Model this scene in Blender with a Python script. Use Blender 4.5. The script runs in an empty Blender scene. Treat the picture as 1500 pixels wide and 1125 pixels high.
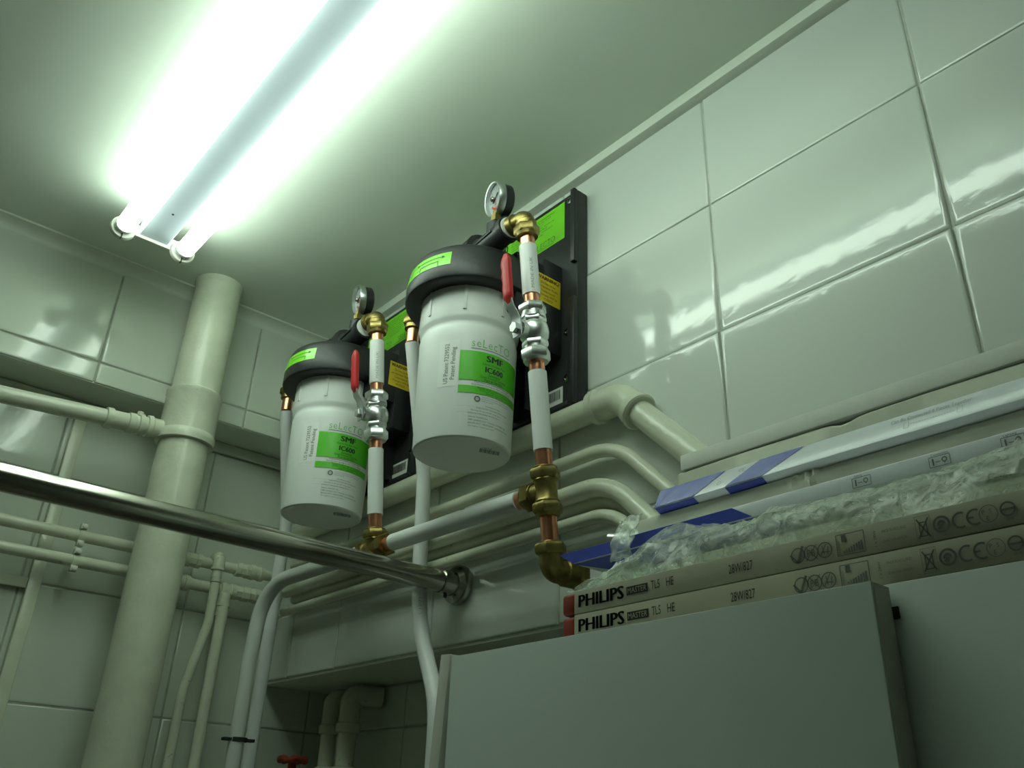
import bpy, bmesh, math, random
from mathutils import Vector, Matrix
random.seed(7)
PI = math.pi
CZ = 1.5                      # eye height; heights below are measured from it and shifted up in the builders
scene = bpy.context.scene
col = scene.collection

# ------------------------------------------------------------------ camera, world, exposure
RIGHT = Vector((0.75937510, -0.64968415, 0.03549598))
DOWN = Vector((0.31925321, 0.32450865, -0.89037718))
FWD = Vector((0.56694519, 0.68746246, 0.45383754))
cd = bpy.data.cameras.new('camera')
cam = bpy.data.objects.new('camera', cd)
col.objects.link(cam)
cd.sensor_fit = 'HORIZONTAL'
cd.sensor_width = 36.0
cd.lens = 1275.7 / 1500 * 36.0
cd.clip_start = 0.02
m3 = Matrix((RIGHT, -DOWN, -FWD)).transposed()
cam.matrix_world = Matrix.Translation((0, 0, CZ)) @ m3.to_4x4()
scene.camera = cam
w = bpy.data.worlds.new('world')
scene.world = w
w.use_nodes = True
w.node_tree.nodes['Background'].inputs[0].default_value = (0.5, 0.55, 0.5, 1)
w.node_tree.nodes['Background'].inputs[1].default_value = 0.02
scene.view_settings.view_transform = 'Standard'
scene.view_settings.look = 'None'
scene.view_settings.exposure = 0.0
scene.view_settings.gamma = 1.0
scene.view_settings.use_curve_mapping = False
TUBE_POWER = 11.0
TUBE_COLOR = (0.81, 1.0, 0.83, 1)

# ------------------------------------------------------------------ materials
MATS = {}
def mat(name, c, rough=0.5, metal=0.0, var=0.05, vscale=12.0, bump=0.0, bscale=60.0, coat=0.0, spec=0.5, spots=None, bdetail=3.0):
    if name in MATS:
        return MATS[name]
    m = bpy.data.materials.new(name)
    m.use_nodes = True
    nt = m.node_tree
    b = nt.nodes['Principled BSDF']
    tc = nt.nodes.new('ShaderNodeTexCoord')
    n = nt.nodes.new('ShaderNodeTexNoise')
    n.inputs['Scale'].default_value = vscale
    n.inputs['Detail'].default_value = 4
    nt.links.new(tc.outputs['Object'], n.inputs['Vector'])
    r = nt.nodes.new('ShaderNodeValToRGB')
    r.color_ramp.elements[0].position = 0.3
    r.color_ramp.elements[1].position = 0.7
    r.color_ramp.elements[0].color = tuple(x * (1 - var) for x in c) + (1,)
    r.color_ramp.elements[1].color = tuple(min(1, x * (1 + var)) for x in c) + (1,)
    nt.links.new(n.outputs['Fac'], r.inputs['Fac'])
    out = r.outputs['Color']
    if spots:                                            # flakes, rust and grime with shapes of their own
        sc, thr, scol, amt = spots
        n2 = nt.nodes.new('ShaderNodeTexNoise')
        n2.inputs['Scale'].default_value = sc
        n2.inputs['Detail'].default_value = 6
        nt.links.new(tc.outputs['Object'], n2.inputs['Vector'])
        r2 = nt.nodes.new('ShaderNodeValToRGB')
        r2.color_ramp.elements[0].position = thr
        r2.color_ramp.elements[0].color = (0, 0, 0, 1)
        r2.color_ramp.elements[1].position = thr + 0.06
        r2.color_ramp.elements[1].color = (amt, amt, amt, 1)
        nt.links.new(n2.outputs['Fac'], r2.inputs['Fac'])
        mx = nt.nodes.new('ShaderNodeMix')
        mx.data_type = 'RGBA'
        nt.links.new(r2.outputs['Color'], mx.inputs[0])
        nt.links.new(out, mx.inputs[6])
        mx.inputs[7].default_value = tuple(scol) + (1,)
        out = mx.outputs[2]
    nt.links.new(out, b.inputs['Base Color'])
    b.inputs['Roughness'].default_value = rough
    b.inputs['Metallic'].default_value = metal
    b.inputs['Coat Weight'].default_value = coat
    b.inputs['Coat Roughness'].default_value = 0.08
    b.inputs['Specular IOR Level'].default_value = spec
    if bump > 0:
        nb = nt.nodes.new('ShaderNodeTexNoise')
        nb.inputs['Scale'].default_value = bscale
        nb.inputs['Detail'].default_value = bdetail
        nt.links.new(tc.outputs['Object'], nb.inputs['Vector'])
        bp = nt.nodes.new('ShaderNodeBump')
        bp.inputs['Strength'].default_value = 1.0
        bp.inputs['Distance'].default_value = bump
        nt.links.new(nb.outputs['Fac'], bp.inputs['Height'])
        nt.links.new(bp.outputs['Normal'], b.inputs['Normal'])
    MATS[name] = m
    return m

M_tile = mat('white_glazed_tile', (0.71, 0.745, 0.69), 0.055, var=0.02, vscale=3, bump=0.00018, bscale=45, bdetail=5)
M_tile_b = mat('white_glazed_tile_painted', (0.68, 0.72, 0.63), 0.09, var=0.03, vscale=4, bump=0.0002, bscale=40, spots=(45, 0.74, (0.2, 0.18, 0.12), 0.6))
M_groutl = mat('pale_grout', (0.52, 0.55, 0.48), 0.9, var=0.2, vscale=40)
M_grout = mat('grey_grout', (0.42, 0.43, 0.38), 0.9, var=0.2, vscale=40)
M_plaster = mat('ceiling_paint', (0.74, 0.80, 0.70), 0.8, var=0.03, vscale=5, bump=0.0012, bscale=14)
M_trim = mat('trim_paint', (0.74, 0.78, 0.68), 0.45, var=0.04, bump=0.0004, bscale=60)
M_wallp = mat('plain_wall_paint', (0.50, 0.54, 0.47), 0.7, var=0.05, vscale=3)
M_floor = mat('floor_tile', (0.3, 0.26, 0.22), 0.5, var=0.1, vscale=6)
M_pipe = mat('cream_gloss_pipe_paint', (0.68, 0.70, 0.56), 0.25, var=0.06, vscale=20, bump=0.0010, bscale=60, spots=(90, 0.70, (0.28, 0.22, 0.13), 0.5))
M_pipew = mat('white_plastic_pipe', (0.80, 0.81, 0.80), 0.38, var=0.02, vscale=10)
M_pipeg = mat('grey_white_plastic_pipe', (0.62, 0.64, 0.60), 0.4, var=0.03, vscale=10)
M_copper = mat('copper', (0.80, 0.36, 0.22), 0.28, 1.0, var=0.12, vscale=60)
M_brass = mat('brass', (0.29, 0.225, 0.08), 0.38, 1.0, var=0.25, vscale=70, bump=0.0003, bscale=200)
M_chrome = mat('chrome', (0.70, 0.72, 0.71), 0.32, 1.0, var=0.04)
M_steel = mat('brushed_steel', (0.42, 0.41, 0.36), 0.20, 1.0, var=0.08, vscale=30)
M_zinc = mat('zinc_lever', (0.62, 0.65, 0.66), 0.35, 0.9, var=0.05)
M_red = mat('red_vinyl_grip', (0.55, 0.025, 0.03), 0.4, var=0.1)
M_black = mat('black_plastic', (0.022, 0.023, 0.025), 0.42, var=0.2, vscale=25, bump=0.0003, bscale=150)
M_canister = mat('white_canister_plastic', (0.80, 0.82, 0.80), 0.42, var=0.015, vscale=8)
M_green = mat('green_label_ink', (0.10, 0.55, 0.02), 0.35, var=0.03)
M_lime = mat('lime_sticker', (0.22, 0.72, 0.03), 0.22, var=0.05)
M_gtext = mat('green_logo_ink', (0.12, 0.50, 0.06), 0.4, var=0.02)
M_ink = mat('black_ink', (0.025, 0.028, 0.025), 0.5, var=0.05)
M_inkg = mat('grey_ink', (0.16, 0.17, 0.16), 0.5, var=0.05)
M_inkl = mat('light_grey_ink', (0.36, 0.38, 0.36), 0.5, var=0.05)
M_white = mat('white_paper', (0.82, 0.83, 0.80), 0.5, var=0.02)
M_yellow = mat('yellow_sticker', (0.92, 0.68, 0.02), 0.4, var=0.03)
M_warnred = mat('dark_red_ink', (0.28, 0.05, 0.01), 0.5, var=0.03)
M_dial = mat('dial_white', (0.42, 0.45, 0.45), 0.4, var=0.02)
M_dialred = mat('dial_red', (0.6, 0.05, 0.03), 0.4, var=0.02)
M_fixture = mat('fixture_enamel', (0.74, 0.82, 0.93), 0.35, var=0.02)
M_lampwhite = mat('lampholder_plastic', (0.78, 0.76, 0.68), 0.4, var=0.03)
M_cab = mat('white_melamine', (0.62, 0.68, 0.64), 0.45, var=0.02, vscale=6)
M_cabedge = mat('melamine_edge', (0.66, 0.64, 0.58), 0.5, var=0.04)
M_chip = mat('chipboard', (0.42, 0.28, 0.13), 0.9, var=0.3, vscale=90)
M_sleeve = mat('grey_kraft_sleeve', (0.46, 0.44, 0.33), 0.7, var=0.06, vscale=30)
M_redend = mat('red_card_end', (0.30, 0.035, 0.02), 0.6, var=0.2, vscale=60)
M_card = mat('pale_cardboard', (0.56, 0.57, 0.47), 0.8, var=0.06, vscale=25, bump=0.0004, bscale=90)
M_card2 = mat('white_cardboard', (0.62, 0.63, 0.57), 0.7, var=0.04, vscale=25, bump=0.0004, bscale=90)
M_boxwhite = mat('gloss_box_white', (0.74, 0.76, 0.80), 0.24, var=0.02, bump=0.0006, bscale=60)
M_boxblue = mat('gloss_box_blue', (0.06, 0.08, 0.42), 0.26, var=0.08, bump=0.0006, bscale=60)
M_glasst = mat('tube_glass_white', (0.8, 0.82, 0.8), 0.2, var=0.02)
M_redvalve = mat('rusty_red_wheel', (0.35, 0.05, 0.02), 0.6, var=0.3, vscale=80)
M_rubber = mat('black_rubber', (0.015, 0.015, 0.016), 0.7, var=0.1)

def emit_mat(name, c, s):
    m = bpy.data.materials.new(name)
    m.use_nodes = True
    nt = m.node_tree
    nt.nodes.clear()
    o = nt.nodes.new('ShaderNodeOutputMaterial')
    e = nt.nodes.new('ShaderNodeEmission')
    e.inputs[0].default_value = c
    e.inputs[1].default_value = s
    nt.links.new(e.outputs[0], o.inputs[0])
    return m
M_glow = emit_mat('lit_tube_phosphor', TUBE_COLOR, TUBE_POWER)

def film_mat():
    m = bpy.data.materials.new('clear_bubble_film')
    m.use_nodes = True
    nt = m.node_tree
    b = nt.nodes['Principled BSDF']
    o = nt.nodes['Material Output']
    b.inputs['Base Color'].default_value = (0.86, 0.90, 0.84, 1)
    b.inputs['Roughness'].default_value = 0.13
    b.inputs['Specular IOR Level'].default_value = 0.9
    tc = nt.nodes.new('ShaderNodeTexCoord')
    n = nt.nodes.new('ShaderNodeTexNoise')
    n.inputs['Scale'].default_value = 70
    n.inputs['Detail'].default_value = 5
    n.inputs['Distortion'].default_value = 1.2
    nt.links.new(tc.outputs['Object'], n.inputs['Vector'])
    bp = nt.nodes.new('ShaderNodeBump')
    bp.inputs['Distance'].default_value = 0.0022
    nt.links.new(n.outputs['Fac'], bp.inputs['Height'])
    nt.links.new(bp.outputs['Normal'], b.inputs['Normal'])
    t = nt.nodes.new('ShaderNodeBsdfTransparent')
    t.inputs[0].default_value = (0.93, 0.96, 0.92, 1)
    mx = nt.nodes.new('ShaderNodeMixShader')
    r = nt.nodes.new('ShaderNodeMapRange')
    r.inputs[1].default_value = 0.35
    r.inputs[2].default_value = 0.65
    r.inputs[3].default_value = 0.18
    r.inputs[4].default_value = 0.46
    nt.links.new(n.outputs['Fac'], r.inputs[0])
    nt.links.new(r.outputs[0], mx.inputs[0])
    nt.links.new(t.outputs[0], mx.inputs[1])
    nt.links.new(b.outputs[0], mx.inputs[2])
    nt.links.new(mx.outputs[0], o.inputs[0])
    return m
M_film = film_mat()

# ------------------------------------------------------------------ object helpers
def V(x, y, z):
    return Vector((x, y, z + CZ))
def thing(name, label, cat, loc, group=None):
    o = bpy.data.objects.new(name, None)
    o.empty_display_size = 0.05
    col.objects.link(o)
    o.location = loc
    o['label'] = label
    o['category'] = cat
    if group:
        o['group'] = group
    return o
def tag(o, label, cat, group=None):
    o['label'] = label
    o['category'] = cat
    if group:
        o['group'] = group
    return o
def root_loc(p):
    while p is not None and p.parent is not None:
        p = p.parent
    return Vector(p.location) if p is not None else Vector((0, 0, 0))

class MB:
    """collects shapes given in world coordinates; build() makes one mesh object"""
    def __init__(s):
        s.v = []
        s.f = []
    def add(s, vs, fs):
        k = len(s.v)
        s.v += [Vector(p) for p in vs]
        s.f += [tuple(i + k for i in f) for f in fs]
        return s
    def box(s, a, b, bev=0.0, seg=2):
        bm = bmesh.new()
        bmesh.ops.create_cube(bm, size=1.0)
        c = (Vector(a) + Vector(b)) / 2
        d = Vector(b) - Vector(a)
        for q in bm.verts:
            q.co = Vector((q.co.x * d.x, q.co.y * d.y, q.co.z * d.z)) + c
        if bev:
            bmesh.ops.bevel(bm, geom=bm.edges[:], offset=bev, segments=seg, profile=0.5, affect='EDGES')
        return s.bm(bm)
    def bm(s, bm):
        bm.verts.index_update()
        s.add([q.co.copy() for q in bm.verts], [[q.index for q in f.verts] for f in bm.faces])
        bm.free()
        return s
    def obox(s, c, ax, ay, az, bev=0.0):
        """oriented box: centre and three half-axis vectors"""
        bm = bmesh.new()
        bmesh.ops.create_cube(bm, size=2.0)
        if bev:
            L = (ax.length, ay.length, az.length)
            for q in bm.verts:
                q.co = Vector((q.co.x * L[0], q.co.y * L[1], q.co.z * L[2]))
            bmesh.ops.bevel(bm, geom=bm.edges[:], offset=bev, segments=2, profile=0.5, affect='EDGES')
            X, Y, Z = ax.normalized(), ay.normalized(), az.normalized()
        else:
            X, Y, Z = ax, ay, az
        for q in bm.verts:
            q.co = Vector(c) + X * q.co.x + Y * q.co.y + Z * q.co.z
        return s.bm(bm)
    def lathe(s, prof, o, d, seg=40, ref=None, close=False):
        """prof = [(radius, distance along d)]"""
        o = Vector(o)
        d = Vector(d).normalized()
        u = d.orthogonal().normalized() if ref is None else (Vector(ref) - d * Vector(ref).dot(d)).normalized()
        w_ = d.cross(u)
        vs, fs = [], []
        for r, t in prof:
            for i in range(seg):
                a = 2 * PI * i / seg
                vs.append(o + d * t + (u * math.cos(a) + w_ * math.sin(a)) * max(r, 1e-5))
        n = len(prof)
        for j in range(n - 1 if not close else n):
            for i in range(seg):
                i2 = (i + 1) % seg
                j2 = (j + 1) % n
                fs.append((j * seg + i, j * seg + i2, j2 * seg + i2, j2 * seg + i))
        if not close:
            fs.append(tuple(reversed(range(seg))))
            fs.append(tuple(range((n - 1) * seg, n * seg)))
        return s.add(vs, fs)
    def cyl(s, a, b, r, seg=32, r2=None):
        a, b = Vector(a), Vector(b)
        return s.lathe([(r, 0), (r if r2 is None else r2, (b - a).length)], a, b - a, seg)
    def hexn(s, a, b, r, ref=None, ch=0.12):
        """hexagonal nut with chamfered ends"""
        a, b = Vector(a), Vector(b)
        L = (b - a).length
        c = r * ch
        return s.lathe([(r * .9, 0), (r, c), (r, L - c), (r * .9, L)], a, b - a, 6, ref)
    def tube(s, pts, r, seg=24, cap=True):
        pts = [Vector(p) for p in pts]
        t0 = (pts[1] - pts[0]).normalized()
        u = t0.orthogonal().normalized()
        vs, fs = [], []
        n = len(pts)
        for k, p in enumerate(pts):
            t = (pts[min(k + 1, n - 1)] - pts[max(k - 1, 0)]).normalized()
            u = (u - t * u.dot(t)).normalized()
            w_ = t.cross(u)
            rr = r[k] if isinstance(r, (list, tuple)) else r
            for i in range(seg):
                a = 2 * PI * i / seg
                vs.append(p + (u * math.cos(a) + w_ * math.sin(a)) * rr)
        for k in range(n - 1):
            for i in range(seg):
                i2 = (i + 1) % seg
                fs.append((k * seg + i, k * seg + i2, (k + 1) * seg + i2, (k + 1) * seg + i))
        if cap:
            fs.append(tuple(reversed(range(seg))))
            fs.append(tuple(range((n - 1) * seg, n * seg)))
        return s.add(vs, fs)
    def build(s, name, m, parent=None, smooth=True, ang=38):
        L = root_loc(parent)
        me = bpy.data.meshes.new(name)
        me.from_pydata([tuple(p - L) for p in s.v], [], s.f)
        me.validate()
        if smooth:
            me.shade_smooth()
            me.set_sharp_from_angle(angle=math.radians(ang))
        me.materials.append(m)
        o = bpy.data.objects.new(name, me)
        col.objects.link(o)
        if parent is not None:
            o.parent = parent
        if name in PRINT:                      # letters and marks too small to pick apart
            o['kind'] = 'stuff'
        return o

PRINT = {'lettering', 'reversed_lettering', 'printed_marks', 'printed_icons', 'patent_lettering', 'label_lettering', 'logo_lettering', 'small_print', 'base_barcode', 'bars', 'arrows', 'ticks', 'blue_print', 'red_scale', 'green_label'}
def struct(o):
    o['kind'] = 'structure'
    return o
def rounded(pts, R, n=10):
    """polyline with its corners filleted to radius R (a number or one per inner corner)"""
    pts = [Vector(p) for p in pts]
    out = [pts[0]]
    for k in range(1, len(pts) - 1):
        rr = R[k - 1] if isinstance(R, (list, tuple)) else R
        a, b, c = pts[k - 1], pts[k], pts[k + 1]
        d1, d2 = (a - b).normalized(), (c - b).normalized()
        ang = d1.angle(d2)
        if ang > PI - 0.02:
            out.append(b)
            continue
        t = min(rr / math.tan(ang / 2), (a - b).length * .49, (c - b).length * .49)
        rr = t * math.tan(ang / 2)
        ctr = b + (d1 + d2).normalized() * (rr / math.sin(ang / 2))
        p, q = b + d1 * t - ctr, b + d2 * t - ctr
        tot = p.angle(q)
        axis = p.cross(q).normalized()
        for i in range(n + 1):
            out.append(ctr + Matrix.Rotation(tot * i / n, 3, axis) @ p)
    out.append(pts[-1])
    return out

# ------------------------------------------------------------------ lettering helpers
TXT = {}
def text2d(s, thin=0.0, spacing=1.0):
    """flat letters, cap height 1, left end at 0, baseline 0 -> verts, faces, width"""
    k = (s, thin, spacing)
    if k in TXT:
        return TXT[k]
    cu = bpy.data.curves.new('letters', 'FONT')
    cu.body = s
    cu.size = 1.0
    cu.offset = thin
    cu.space_character = spacing
    cu.resolution_u = 2
    ob = bpy.data.objects.new('letters', cu)
    col.objects.link(ob)
    bpy.context.view_layer.update()
    dg = bpy.context.evaluated_depsgraph_get()
    me = bpy.data.meshes.new_from_object(ob.evaluated_get(dg))
    vs = [(q.co.x / 0.69, q.co.y / 0.69) for q in me.vertices]
    fs = [tuple(p.vertices) for p in me.polygons]
    x0 = min(a for a, b in vs)
    vs = [(a - x0, b) for a, b in vs]
    wd = max(a for a, b in vs)
    bpy.data.objects.remove(ob)
    bpy.data.curves.remove(cu)
    bpy.data.meshes.remove(me)
    TXT[k] = (vs, fs, wd)
    return TXT[k]
def lay_text(mb, s, fn, u, v, h, width=None, align='L', thin=0.0, spacing=1.0, rot=0):
    """print a line at (u, v) on the surface fn(u, v); cap height h, optional total width"""
    vs, fs, wd = text2d(s, thin, spacing)
    kx = (width / wd) if width else h
    W = wd * kx
    off = {'L': 0, 'C': -W / 2, 'R': -W}[align]
    P = []
    for a, b in vs:
        p, q = a * kx + off, b * h
        if rot == 90:
            p, q = -q, p
        P.append(fn(u + p, v + q))
    mb.add(P, fs)
def bold_text(mb, s, fn, u, v, h, k=.0004, **kw):
    for i in (-1, 0, 1):
        lay_text(mb, s, lambda a, b, i=i: fn(a + i * k, b), u, v, h, **kw)
def lay_rect(mb, fn, u0, v0, u1, v1, nu=1, nv=1, shear=0.0):
    P, F = [], []
    for j in range(nv + 1):
        for i in range(nu + 1):
            t = j / nv
            P.append(fn(u0 + (u1 - u0) * i / nu + shear * t, v0 + (v1 - v0) * t))
    for j in range(nv):
        for i in range(nu):
            a = j * (nu + 1) + i
            F.append((a, a + 1, a + nu + 2, a + nu + 1))
    mb.add(P, F)
def lay_ring(mb, fn, u, v, r0, r1, a0=0, a1=360, n=28):
    P, F = [], []
    for i in range(n + 1):
        a = math.radians(a0 + (a1 - a0) * i / n)
        P += [fn(u + r0 * math.cos(a), v + r0 * math.sin(a)), fn(u + r1 * math.cos(a), v + r1 * math.sin(a))]
    for i in range(n):
        F.append((2 * i, 2 * i + 1, 2 * i + 3, 2 * i + 2))
    mb.add(P, F)
def lay_line(mb, fn, u0, v0, u1, v1, w_):
    d = math.hypot(u1 - u0, v1 - v0)
    nx, ny = -(v1 - v0) / d * w_ / 2, (u1 - u0) / d * w_ / 2
    mb.add([fn(u0 + nx, v0 + ny), fn(u0 - nx, v0 - ny), fn(u1 - nx, v1 - ny), fn(u1 + nx, v1 + ny)], [(0, 1, 2, 3)])
def lay_frame(mb, fn, u0, v0, u1, v1, w_):
    lay_line(mb, fn, u0, v0, u1, v0, w_)
    lay_line(mb, fn, u1, v0, u1, v1, w_)
    lay_line(mb, fn, u1, v1, u0, v1, w_)
    lay_line(mb, fn, u0, v1, u0, v0, w_)

# ------------------------------------------------------------------ the room
WX, BY, RY, CE = 0.82, 1.66, 1.77, 0.998          # right wall, back bulkhead, back recess, ceiling
ZB, ZS, RX = 0.729, 0.247, 0.98                   # bulkhead underside, right soffit, right recess
X0, Y0, ZF = -1.5, -1.9, -CZ
G = 0.0022                                        # grout sits this far behind the tile faces
def solid(name, a, b, m):
    return struct(MB().box(V(*a), V(*b)).build(name, m, smooth=False))
solid('floor', (X0 - .1, Y0 - .1, ZF - .1), (1.3, 2.1, ZF), M_floor)
solid('ceiling', (X0 - .1, Y0 - .1, CE), (1.3, 2.1, CE + .1), M_plaster)
solid('wall_left', (X0 - .1, Y0 - .1, ZF), (X0, 2.1, CE), M_wallp)
solid('wall_front', (X0, Y0 - .1, ZF), (1.3, Y0, CE), M_wallp)
w_right = solid('wall_right', (WX + G, Y0, ZS), (1.3, RY + .2, CE), M_groutl)
w_rlow = solid('wall_right_recess', (RX + G, Y0, ZF), (1.3, RY + .2, ZS), M_grout)
w_back = solid('wall_back', (X0, RY + G, ZF), (RX + .1, 2.1, ZB), M_grout)
w_bulk = solid('wall_back_bulkhead', (X0, BY + G, ZB + .004), (WX + G, 2.1, CE), M_grout)
struct(MB().box(V(X0, BY + .004, ZB), V(WX, RY, ZB + .004)).build('trim_5', M_trim, smooth=False))
struct(MB().box(V(WX + .004, Y0, ZS - .004), V(RX, RY, ZS)).build('trim_6', M_trim, smooth=False))

TM = {}
def tile_mesh(wd, ht, m):
    """a glazed tile lying in XY, face up, with a soft pillowed rim"""
    k = (round(wd, 4), round(ht, 4), m.name)
    if k in TM:
        return TM[k]
    vs, fs = [], []
    rings = [(0, -0.006), (0, -0.0018), (0.0008, -0.0008), (0.0026, -0.0001), (0.0034, 0.0), (0.0060, 0.0)]
    for ins, z in rings:
        a, b = wd / 2 - ins, ht / 2 - ins
        vs += [(-a, -b, z), (a, -b, z), (a, b, z), (-a, b, z)]
    for j in range(len(rings) - 1):
        for i in range(4):
            i2 = (i + 1) % 4
            fs.append((j * 4 + i, j * 4 + i2, j * 4 + 4 + i2, j * 4 + 4 + i))
    e = 4 * (len(rings) - 1)
    fs.append((e, e + 1, e + 2, e + 3))
    me = bpy.data.meshes.new('tile')
    me.from_pydata(vs, [], fs)
    me.shade_smooth()
    me.set_sharp_from_angle(angle=math.radians(50))
    me.materials.append(m)
    TM[k] = me
    return me
def lay_tile(parent, ctr, U, W_, wd, ht, m, tilt=0.0022, lean=0.0):
    me = tile_mesh(wd, ht, m)
    o = bpy.data.objects.new('tile', me)
    col.objects.link(o)
    N = U.cross(W_)
    rot = Matrix((U, W_, N)).transposed()
    if lean:                                          # badly set course: top edge stands proud of the wall
        ctr = ctr + N * (ht / 2 * math.sin(lean))
    rot = rot @ Matrix.Rotation(lean + random.gauss(0, tilt), 3, 'X') @ Matrix.Rotation(random.gauss(0, tilt), 3, 'Y')
    o.matrix_world = Matrix.Translation(ctr) @ rot.to_4x4()
    o.parent = parent
    return o
J = 0.003
def tile_wall(parent, us, vs, fn, U, W_, m, leans={}):
    for a, b in zip(us[:-1], us[1:]):
        for c, d in zip(vs[:-1], vs[1:]):
            if b - a < .012 or d - c < .012:
                continue
            lay_tile(parent, fn((a + b) / 2, (c + d) / 2), U, W_, b - a - J, d - c - J, m, lean=leans.get(round(c, 3), leans.get(round(c, 2), 0)))
ex, ey, ez = Vector((1, 0, 0)), Vector((0, 1, 0)), Vector((0, 0, 1))
ys = [1.66, 1.476, 1.176, 0.876, 0.576, 0.2755, -0.025, -0.325, -0.625, -0.925][::-1]
tile_wall(w_right, ys, [ZS, 0.376, 0.5795, 0.785, 0.985], lambda u, v: V(WX, u, v), -ey, ez, M_tile, {.376: .020, .58: .008})
tile_wall(w_right, [1.66, RY - .001], [ZS, 0.376, 0.5795, ZB - .002], lambda u, v: V(WX, u, v), -ey, ez, M_tile)
xs = [0.335 + .3045 * k for k in range(-5, 2)] + [WX]
tile_wall(w_bulk, xs, [ZB, 0.773, 0.976], lambda u, v: V(u, BY, v), ex, ez, M_tile_b)
xr = [0.33 + .303 * k for k in range(-5, 2)] + [0.936, RX]
tile_wall(w_back, xr, [-0.247, -0.043, 0.162, 0.366, 0.57, ZB - .025], lambda u, v: V(u, RY, v), ex, ez, M_tile_b)
yr = [RY, 1.47, 1.17, 0.87, 0.57]
tile_wall(w_rlow, yr[::-1], [-0.247, -0.04, 0.162, ZS - .006], lambda u, v: V(RX, u, v), -ey, ez, M_tile_b)

struct(MB().box(V(WX - .017, Y0, 0.979), V(WX + .002, BY, CE), 0.0015).build('trim_1', M_trim))
cove = MB()
n = 6
prof = [(BY + .002, CE), (BY - .024, CE)] + [(BY - .024 + .024 * math.sin(PI / 2 * i / n) ** 1, CE - .004 - .02 * (1 - math.cos(PI / 2 * i / n))) for i in range(n + 1)] + [(BY + .002, CE - .026)]
vs, k = [], len(prof)
for x in (X0, WX - .018):
    vs += [V(x, a, b) for a, b in prof]
fs = [(i, (i + 1) % k, k + (i + 1) % k, k + i) for i in range(k)] + [tuple(range(k)), tuple(range(2 * k - 1, k - 1, -1))]
cove.add(vs, fs)
struct(cove.build('trim_2', M_trim))
struct(MB().box(V(.340, RY - .016, ZF), V(.362, RY + .001, ZB - .0245), .0015).build('trim_3', M_pipe))
struct(MB().box(V(X0, RY - .009, ZB - .024), V(WX - .001, RY + .001, ZB - .001), .003).build('trim_7', M_trim))
struct(MB().box(V(X0, RY - .014, .352), V(.3395, RY + .001, .371), .0015).build('trim_4', M_pipe))

# ------------------------------------------------------------------ fluorescent fixture
fy0, fy1 = 0.240, 1.450
FZ, TZ = 0.9440, 0.9410                              # underside of the spine, tube axis
t = thing('fluorescent_fixture', 'bare twin fluorescent batten with pale blue spine on the ceiling', 'light fixture', V(.32, .83, CE))
b = MB()
prof = [(.2990, FZ), (.3490, FZ), (.3515, FZ + .004), (.3530, CE), (.2950, CE), (.2965, FZ + .004)]
vs = []
for y in (fy0, fy1):
    vs += [V(x, y, z) for x, z in prof]
k = len(prof)
b.add(vs, [(i, (i + 1) % k, k + (i + 1) % k, k + i) for i in range(k)] + [tuple(range(k))[::-1], tuple(range(k, 2 * k))])
sp = b.build('spine', M_fixture, t, ang=20)
for y in (.43, 1.35):
    MB().lathe([(.0022, 0), (.0022, .0008), (.0012, .0014)], V(.322, y, FZ), -ez, 12).build('screw', M_ink, sp)
TX = (0.2690, 0.3790)
for y, s in ((fy0, -1), (fy1, 1)):
    MB().box(V(.275, min(y, y + s * .004), TZ - .003), V(.373, max(y, y + s * .004), .962), .001).build('end_plate', M_lampwhite, t)
    for x in TX:
        h = MB()
        h.lathe([(.0215, -.006), (.0227, -.004), (.0227, .002), (.0205, .004)], V(x, y, TZ), ey * s, 32)
        hl = h.build('lampholder', M_lampwhite, t)
        MB().box(V(x - .0012, min(y, y - s * .0068), TZ - .0228), V(x + .0012, max(y, y - s * .0068), TZ - .0125)).build('slot', M_black, hl, smooth=False)
for x, lab in zip(TX, ('glowing fluorescent tube on the left side of the blue-white spine', 'glowing fluorescent tube on the right side of the spine, nearer the filters')):
    t = thing('fluorescent_tube', lab, 'tube light', V(x, .83, TZ), 'lit ceiling tubes')
    ya, yb = fy0 + .0080, fy1 - .0080
    MB().lathe([(.0162, .010), (.0162, yb - ya - .010)], V(x, ya, TZ), ey, 32).build('glass_tube', M_glow, t)
    for yy, d in ((ya, 1), (yb, -1)):
        MB().lathe([(.013, 0), (.0157, .002), (.0163, .0102)], V(x, yy, TZ), ey * d, 28).build('end_cap', M_glasst, t)

# ------------------------------------------------------------------ tall cabinet
t = thing('storage_cabinet', 'tall white melamine cabinet holding the pile of lamp boxes', 'cabinet', V(.6, .0, ZF))
MB().box(V(.490, -.75, ZF), V(.757, .624, .134), .0008).build('body', M_cab, t)
d = MB().box(V(.470, .2435, ZF + .1), V(.4885, .6385, .132), .0008).build('door', M_cab, t)
MB().box(V(.4715, .2429, ZF + .1005), V(.4885, .2437, .1315)).build('door_edge', M_cabedge, d, smooth=False)
MB().box(V(.4885, .2395, .1135), V(.4905, .2475, .1205), .0006).build('bumper_pad', M_rubber, t)
lx = Vector((1, 0, 0))
up = Vector((0, .0062 / .09, -1)).normalized()
sd = lx.cross(up).normalized()
c0 = V(.470, .6475, .135) + up * .45
MB().obox(c0 + lx * .009, lx * .009, sd * .0068, up * .45, .0006).build('side_strip', M_cabedge, t)
MB().box(V(.4886, .626, .1325), V(.489, .6375, .1350)).build('raw_edge', M_chip, t, smooth=False)

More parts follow.
